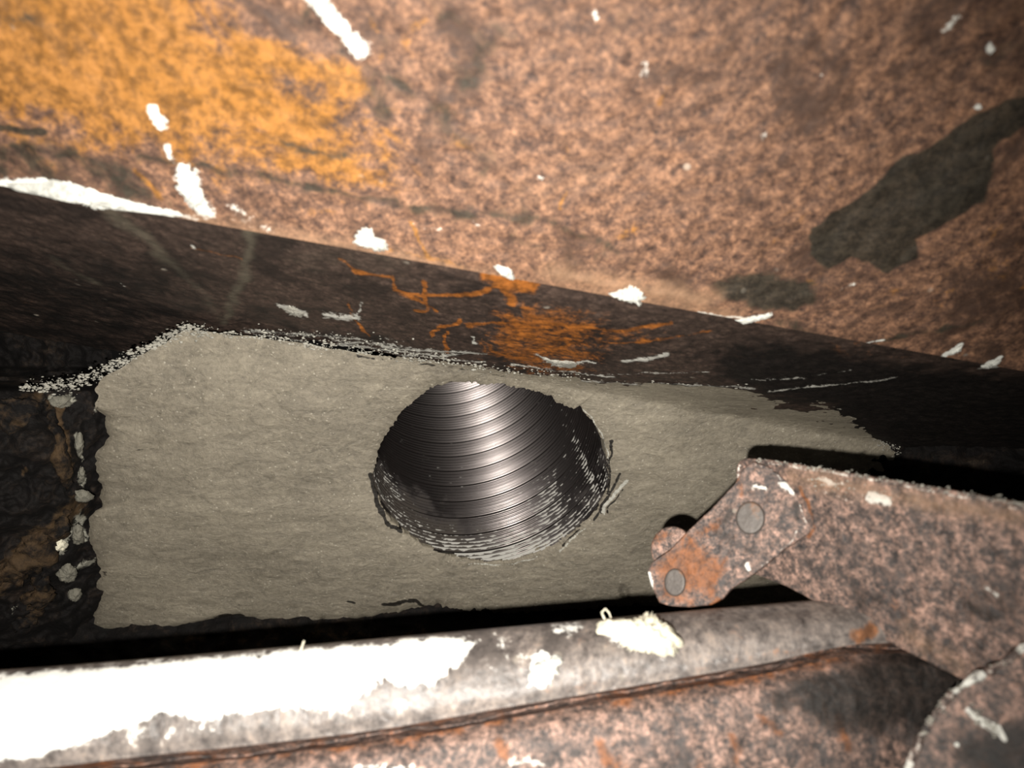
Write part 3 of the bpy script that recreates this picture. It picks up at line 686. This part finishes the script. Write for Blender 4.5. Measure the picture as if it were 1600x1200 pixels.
link = empty('pivot_link', at(1130, 840, .33), 'rusty riveted link plate on the end of the lever arm', 'link plate')
CH = Plane(at(1176, 722, .3255), at(1265, 830, .3085), at(1016, 890, .333))
cheek = slab('link_cheek', [(1162, 732), (1176, 721), (1197, 727), (1220, 743), (1244, 770), (1259, 798), (1268, 825), (1265, 833), (1228, 857), (1189, 889), (1162, 908), (1143, 920), (1129, 936), (1112, 945), (1077, 949), (1046, 947), (1030, 942), (1017, 915), (1011, 891), (1019, 878), (1046, 860), (1075, 829), (1112, 794), (1147, 757)], (1140, 840), CH, 0.0032, M['rust_bar'], link,
     {'white': [('s', [(1225, 757), (1240, 768)], 6, 7, .9), ('s', [(1180, 758), (1195, 762)], 4, 7, .8), ('s', [(1168, 880), (1172, 890)], 4, 5, .9), ('s', [(1012, 895), (1020, 925), (1026, 943)], 3, 4, .9), ('s', [(1176, 723), (1210, 736), (1240, 768), (1262, 815), (1228, 855), (1190, 886)], 1.2, 2.5, .74)],  # last two strokes paint the highlights along the plate's rim
      'orange': [('p', [(1010, 885), (1080, 830), (1130, 880), (1120, 945), (1030, 945)], 0, 30, .72), ('s', [(1090, 835), (1125, 820)], 10, 14, .75), ('s', [(1150, 740), (1160, 775)], 4, 9, .7), ('s', [(1110, 945), (1125, 938)], 5, 5, .9)],
      'soot_shade': [('s', [(1140, 800), (1120, 830), (1170, 860)], 12, 22, .7), ('s', [(1240, 790), (1245, 810)], 9, 14, .7), ('s', [(1160, 760), (1195, 775)], 6, 14, .5)]}, 260, 70)
def rivet(c, rx, ry):
    ol = [(c[0] + rx * math.cos(a), c[1] + ry * math.sin(a)) for a in np.linspace(0, 2 * np.pi, 40, endpoint=False)]
    r = slab('rivet', ol, c, CH.off(0.0013), 0.0022, M['rivet'], cheek, None, 60, 10, 0.0009, 0.00006, 5)
    return r
rivet((1172, 809), 23, 26)
rivet((1054, 910), 17, 22)
pd = at(1049, 858, .348)
PD = Plane(pd, pd + CH.u, pd + CH.v)
slab('pivot_disc', [(1049 + 33 * math.cos(a), 858 + 36 * math.sin(a)) for a in np.linspace(0, 2 * np.pi, 48, endpoint=False)], (1049, 858), PD, 0.006, M['rust_bar'], link,
     {'orange': [('s', [(1030, 840), (1060, 830)], 14, 20, .6)], 'white': [], 'soot_shade': []}, 90, 16, 0.0012, 0.0001, 9)

frame = empty('frame_plate', at(1560, 1130, .235), 'rusty steel plate with a gritty welded edge in the lower right corner', 'steel plate')
edge_px = [(1680, 950), (1600, 1012), (1562, 1040), (1520, 1062), (1490, 1082), (1462, 1116), (1440, 1150), (1418, 1205), (1395, 1300)]
FP = Plane(at(1600, 1012, .240), at(1440, 1150, .244), at(1900, 1300, .20))
plate = slab('plate', edge_px + [(1395, 1500), (2100, 1500), (2100, 800), (1800, 850)], (1700, 1150), FP, 0.004, M['rust_bar'], frame,
     {'white': [('s', [(1515, 1110), (1555, 1140)], 8, 10, .8), ('s', [(1560, 1140), (1570, 1155)], 5, 5, .8), ('s', [(1490, 1160), (1495, 1164)], 3, 4)], 'orange': [('s', [(1580, 1060), (1600, 1070)], 8, 14, .6), ('s', [(1530, 1190), (1540, 1200)], 7, 14, .6)],
      'soot_shade': [('p', [(1470, 1150), (1540, 1120), (1640, 1100), (1640, 1240), (1480, 1240)], 0, 40, .6)]}, 300, 70)
ep = np.array(edge_px[:8], float)
tt = np.linspace(0, 1, 260); cum = np.r_[0, np.cumsum(np.linalg.norm(np.diff(ep, axis=0), axis=1))]; cum /= cum[-1]
cx, cy = np.interp(tt, cum, ep[:, 0]), np.interp(tt, cum, ep[:, 1])
C3 = FP.hit(cx, cy) + FP.n * 0.0006
th = np.linspace(0, 2 * np.pi, 12, endpoint=False)
tang = np.gradient(C3, axis=0); tang /= np.linalg.norm(tang, axis=1)[:, None]
b1 = np.cross(tang, FP.n); b1 /= np.linalg.norm(b1, axis=1)[:, None]
rad = 0.0011 * (1 + 0.5 * noise(C3, 300, 3) + 0.5 * noise(C3, 700, 4))
WB = C3[:, None] + rad[:, None, None] * (np.cos(th)[None, :, None] * b1[:, None] + np.sin(th)[None, :, None] * FP.n)
WB = WB + (fbm(WB, 900, 2, 8) * 0.0005)[..., None] * FP.n
mesh_obj('weld_bead', WB.reshape(-1, 3), grid_faces(260, 12, True), M['rust_bar'], plate,
         {'white': np.repeat(0.42 + 0.2 * (noise(C3, 120, 9) > 0.1), 12), 'orange': np.full(260 * 12, .25), 'soot_shade': np.zeros(260 * 12)})

# ------------------------------------------------------------------ lumps and dabs of mortar
def dab(name, outline, plane, h, mat, label, cat='mortar', group=None, seed=0, rings=16, n=64, rag=0.2):
    o = np.asarray(outline, float); c = o.mean(0)
    e = polar(outline, c, n, 0.0); ang = np.linspace(0, 2 * np.pi, n, endpoint=False)
    e = c + (e - c) * (1 + rag * fbm(np.stack([np.cos(ang), np.sin(ang)], -1), 4.5, 4, seed, 0.8))[:, None]
    uvo, uvc = plane.pix(e), plane.pix([c])[0]
    r = np.linspace(0.02, 1, rings)
    uv = uvc + (uvo - uvc)[None] * r[:, None, None]
    hh = h * np.sqrt(np.clip(1 - r ** 2, 0, 1))[:, None] * np.ones(n)
    P = plane.p(uv[..., 0], uv[..., 1], hh - 0.0007)
    P = P + plane.n * (fbm(P, 330, 4, seed + 2, 0.65) * h * 0.35 * (1 - r[:, None] ** 3))[..., None]
    ob = mesh_obj(name, P.reshape(-1, 3), grid_faces(rings, n, True), mat)
    return tag(ob, label, cat, group)
LG = 'dabs of mortar splashed on the steel'
dab('mortar_dab', [(548, 378), (556, 366), (566, 360), (572, 352), (582, 356), (586, 368), (598, 374), (612, 386), (610, 394), (580, 388)], A, .0035, M['lime'], 'bright white mortar dab with a peaked top on the ridge, above orange scratches', group=LG, seed=1)
dab('mortar_dab', [(769, 414), (778, 410), (790, 412), (800, 420), (808, 432), (800, 436), (784, 430)], A, .003, M['lime'], 'small oval white mortar dab at the middle of the ridge', group=LG, seed=2)
dab('mortar_dab', [(948, 460), (960, 452), (976, 448), (986, 443), (996, 446), (1008, 458), (1006, 470), (1002, 474), (975, 466)], A, .0045, M['lime'], 'fluffy white mortar dab on the ridge, rightmost of the three bright ones', group=LG, seed=3)
dab('mortar_dab', [(60, 282), (80, 274), (120, 286), (150, 298), (170, 312), (210, 320), (250, 326), (306, 343), (250, 339), (160, 325), (90, 308), (20, 294), (8, 286)], A, .004, M['lime'], 'long strip of white mortar along the left end of the ridge', group=LG, seed=4, n=120)
dab('mortar_dab', [(274, 284), (284, 268), (296, 262), (306, 276), (316, 296), (322, 318), (330, 330), (314, 334), (298, 326), (286, 312), (278, 298)], A, .003, M['lime'], 'tall white mortar splash above the left part of the ridge', group=LG, seed=5)
dab('mortar_dab', [(240, 170), (250, 172), (262, 182), (268, 192), (262, 200), (248, 202), (244, 190)], A, .002, M['lime'], 'small white mortar dab on the orange rust', group=LG, seed=6)
dab('mortar_dab', [(484, -20), (500, -10), (516, 8), (532, 30), (546, 52), (560, 66), (556, 74), (540, 60), (518, 42), (500, 22), (488, 4)], A, .0025, M['lime'], 'slanting white mortar streak at the top edge of the steel sheet', group=LG, seed=7)
dab('mortar_dab', [(1478, 556), (1486, 546), (1498, 540), (1506, 536), (1502, 548), (1490, 554)], A, .002, M['lime'], 'narrow white mortar chip near the right end of the ridge', group=LG, seed=8)
dab('mortar_dab', [(1150, 500), (1170, 496), (1196, 492), (1210, 488), (1206, 496), (1180, 503), (1160, 506)], A, .0018, M['lime'], 'flat white mortar sliver on the ridge below the grey stain', group=LG, seed=9)
dab('mortar_dab', [(1532, 574), (1546, 566), (1560, 562), (1566, 566), (1552, 573), (1540, 578)], A, .0016, M['lime'], 'small white mortar sliver at the far right end of the ridge', group=LG, seed=10)
dab('mortar_dab', [(438, 480), (452, 476), (468, 482), (480, 492), (470, 497), (450, 492)], B, .0014, M['lime_grey'], 'grey mortar smear on the dark face under the ridge, left of the orange scratches', group=LG, seed=12)
dab('mortar_dab', [(970, 562), (990, 554), (1020, 550), (1048, 548), (1034, 558), (1000, 567), (980, 568)], B, .0014, M['lime_grey'], 'pale mortar smear right of the orange rust patch under the ridge', group=LG, seed=13)
dab('mortar_dab', [(836, 552), (852, 560), (880, 564), (925, 566), (900, 575), (870, 576), (850, 566)], B, .0014, M['lime_grey'], 'pale mortar smear in the orange rust patch under the ridge', group=LG, seed=14)
LP = Plane(at(1000, 985, .284), at(1060, 980, .2855), at(1000, 1030, .275))
dab('mortar_lump', [(940, 978), (960, 972), (990, 972), (1005, 960), (1020, 956), (1034, 970), (1048, 984), (1060, 1000), (1056, 1016), (1040, 1024), (1010, 1020), (985, 1010), (960, 996)], LP, .006, M['lime_cream'], 'crumbly cream mortar lump on the blade lip beside the link plate', group='lumps on the blade', seed=20, n=96, rings=24)
LP2 = Plane(at(850, 1050, .272), at(900, 1045, .2735), at(850, 1090, .265))
dab('mortar_lump', [(832, 1036), (850, 1028), (870, 1022), (880, 1032), (872, 1050), (850, 1062), (832, 1070), (822, 1058)], LP2, .002, M['lime'], 'flat white mortar flake on the blade lip left of the cream lump', group='lumps on the blade', seed=21)
# pale chips along the left border of the mortar
for k, (x, y, a, b, lb) in enumerate([(124, 694, 7, 20, 'thin tall pale mortar chip, second from the top on the sooty left wall'), (129, 776, 15, 10, 'pale square mortar chip halfway down the left border of the mortar'), (122, 838, 11, 17, 'upright grey mortar chip below the square one on the left wall'), (92, 852, 15, 9, 'cream mortar chip on a brown ledge of the left wall'),
        (106, 898, 16, 15, 'broad grey mortar chip low on the left wall'), (96, 628, 22, 9, 'flat grey mortar chip at the top of the sooty left wall'), (118, 930, 12, 10, 'lowest grey mortar chip on the left wall'), (128, 742, 6, 13, 'narrow white mortar chip just above the square one')]):
    dd = min(SKIN['wall_left'](x + i_, y + j_) for i_ in (-a * .6, 0, a * .6) for j_ in (-b * .6, 0, b * .6))
    WLP = Plane(at(x, y, dd), at(x + 20, y, dd + .003), at(x, y + 20, dd + .004))
    ol = [(x + a * math.cos(q) * (0.8 + 0.4 * rng.random()), y + b * math.sin(q) * (0.8 + 0.4 * rng.random())) for q in np.linspace(0, 2 * np.pi, 8, endpoint=False)]
    dab('mortar_chip', ol, WLP, .0035, M['lime_cream'] if k == 3 else M['chip'], lb, group='mortar chips at the left border', seed=40 + k, rag=0.09)

# crumbs too many to count: sown along the mortar's border, the lever's upper edge and the weld
ICO = [(0, 0, 1), (.894, 0, .447), (.276, .851, .447), (-.724, .526, .447), (-.724, -.526, .447), (.276, -.851, .447), (.724, .526, -.447), (-.276, .851, -.447), (-.894, 0, -.447), (-.276, -.851, -.447), (.724, -.526, -.447), (0, 0, -1)]
ICF = [(0, 1, 2), (0, 2, 3), (0, 3, 4), (0, 4, 5), (0, 5, 1), (1, 6, 2), (2, 7, 3), (3, 8, 4), (4, 9, 5), (5, 10, 1), (2, 6, 7), (3, 7, 8), (4, 8, 9), (5, 9, 10), (1, 10, 6), (11, 7, 6), (11, 8, 7), (11, 9, 8), (11, 10, 9), (11, 6, 10)]
ICO, ICF = np.array(ICO), np.array(ICF)
def crumbs(name, surf, runs, mat, parent=None, label=None):
    V_, F_ = [], []; k = 0
    for pts, spread, count, r0, r1 in runs:
        p = np.array(pts, float); cu = np.r_[0, np.cumsum(np.linalg.norm(np.diff(p, axis=0), axis=1))]
        q = rng.uniform(0, cu[-1], count); g = rng.normal(0, spread, count)
        X = np.interp(q, cu, p[:, 0]) + rng.normal(0, 2, count); Y = np.interp(q, cu, p[:, 1]) + g
        C = surf(X, Y); R_ = r0 + (r1 - r0) * rng.random(count) ** 2.5
        for c, r in zip(C, R_):
            V_.append(c + ICO * r * rng.uniform(0.6, 1.3, (12, 1)) * np.array([rng.uniform(0.9, 2.0), 0.6, rng.uniform(0.5, 1.0)])); F_.append(ICF + 12 * k); k += 1
    o = mesh_obj(name, np.concatenate(V_), np.concatenate(F_), mat, parent, smooth=False)
    o['kind'] = 'stuff'
    if label: tag(o, label, 'crumbs')
    return o
def bed(x, y):
    d_ = np.minimum(mortar_depth(x, y), B.depth(x, y)) ; return at(x, y, d_)
crumbs('mortar_crumbs', bed, [([(30, 612), (60, 606), (120, 598), (180, 572), (240, 540), (290, 514), (330, 520)], 6, 900, .00022, .0011), ([(330, 520), (400, 526), (520, 541), (600, 552), (760, 574)], 4, 300, .0003, .0010),
       ([(400, 515), (520, 530), (700, 555)], 7, 160, .0003, .0008), ([(760, 574), (1000, 596), (1200, 606)], 4, 160, .0003, .0008)], M['lime_grey'], None, 'pale crumbs along the border between mortar and dark steel')
crumbs('edge_grit', lambda x, y: BAR.hit(x, y), [([(1185, 719), (1290, 734), (1440, 759), (1600, 788)], 2.2, 260, .0002, .0006), ([(1260, 752), (1320, 765), (1400, 780)], 7, 60, .0002, .0006)], M['lime_grey'], bar)
crumbs('weld_grit', lambda x, y: FP.off(.001).hit(x, y), [([(1600, 1012), (1562, 1040), (1520, 1062), (1490, 1082), (1462, 1116), (1440, 1150)], 4, 150, .0002, .0008), ([(1515, 1108), (1560, 1145)], 7, 60, .0002, .0007)], M['lime_grey'], plate)
crumbs('wall_grit', lambda x, y: at(x, y, MP.depth(x, y) + .001), [([(1310, 632), (1345, 655), (1375, 685), (1405, 705)], 7, 200, .0003, .001), ([(1370, 640), (1440, 670)], 16, 120, .0002, .0006)], M['lime_grey'], wr)

# loose fibres standing on the blade's lip
def fibre(pts, r, label):
    p = np.array([at(*q) for q in pts]); n = 30
    s = np.linspace(0, len(p) - 1, n); i = np.clip(s.astype(int), 0, len(p) - 2); f = (s - i)[:, None]; f = f * f * (3 - 2 * f)
    c = p[i] * (1 - f) + p[i + 1] * f
    tg = np.gradient(c, axis=0); tg /= np.linalg.norm(tg, axis=1)[:, None]
    x1 = np.cross(tg, [0, 1, 0]); x1 /= np.linalg.norm(x1, axis=1)[:, None] + 1e-9; x2 = np.cross(tg, x1)
    a = np.linspace(0, 2 * np.pi, 8, endpoint=False)
    Pq = c[:, None] + r * (1 - 0.5 * np.linspace(0, 1, n))[:, None, None] * (np.cos(a)[None, :, None] * x1[:, None] + np.sin(a)[None, :, None] * x2[:, None])
    o = mesh_obj('fibre', Pq.reshape(-1, 3), grid_faces(n, 8, True), M['lime_cream'])
    return tag(o, label, 'fibre', 'loose fibres on the blade lip')
fibre([(950, 974, .290), (944, 966, .291), (940, 957, .292), (946, 951, .292), (952, 958, .291), (956, 970, .290)], .0005, 'curled white fibre standing on the blade lip by the cream lump')
fibre([(470, 1018, .278), (472, 1010, .280), (475, 1001, .281)], .0006, 'short pale fibre sticking up from the left of the blade lip')
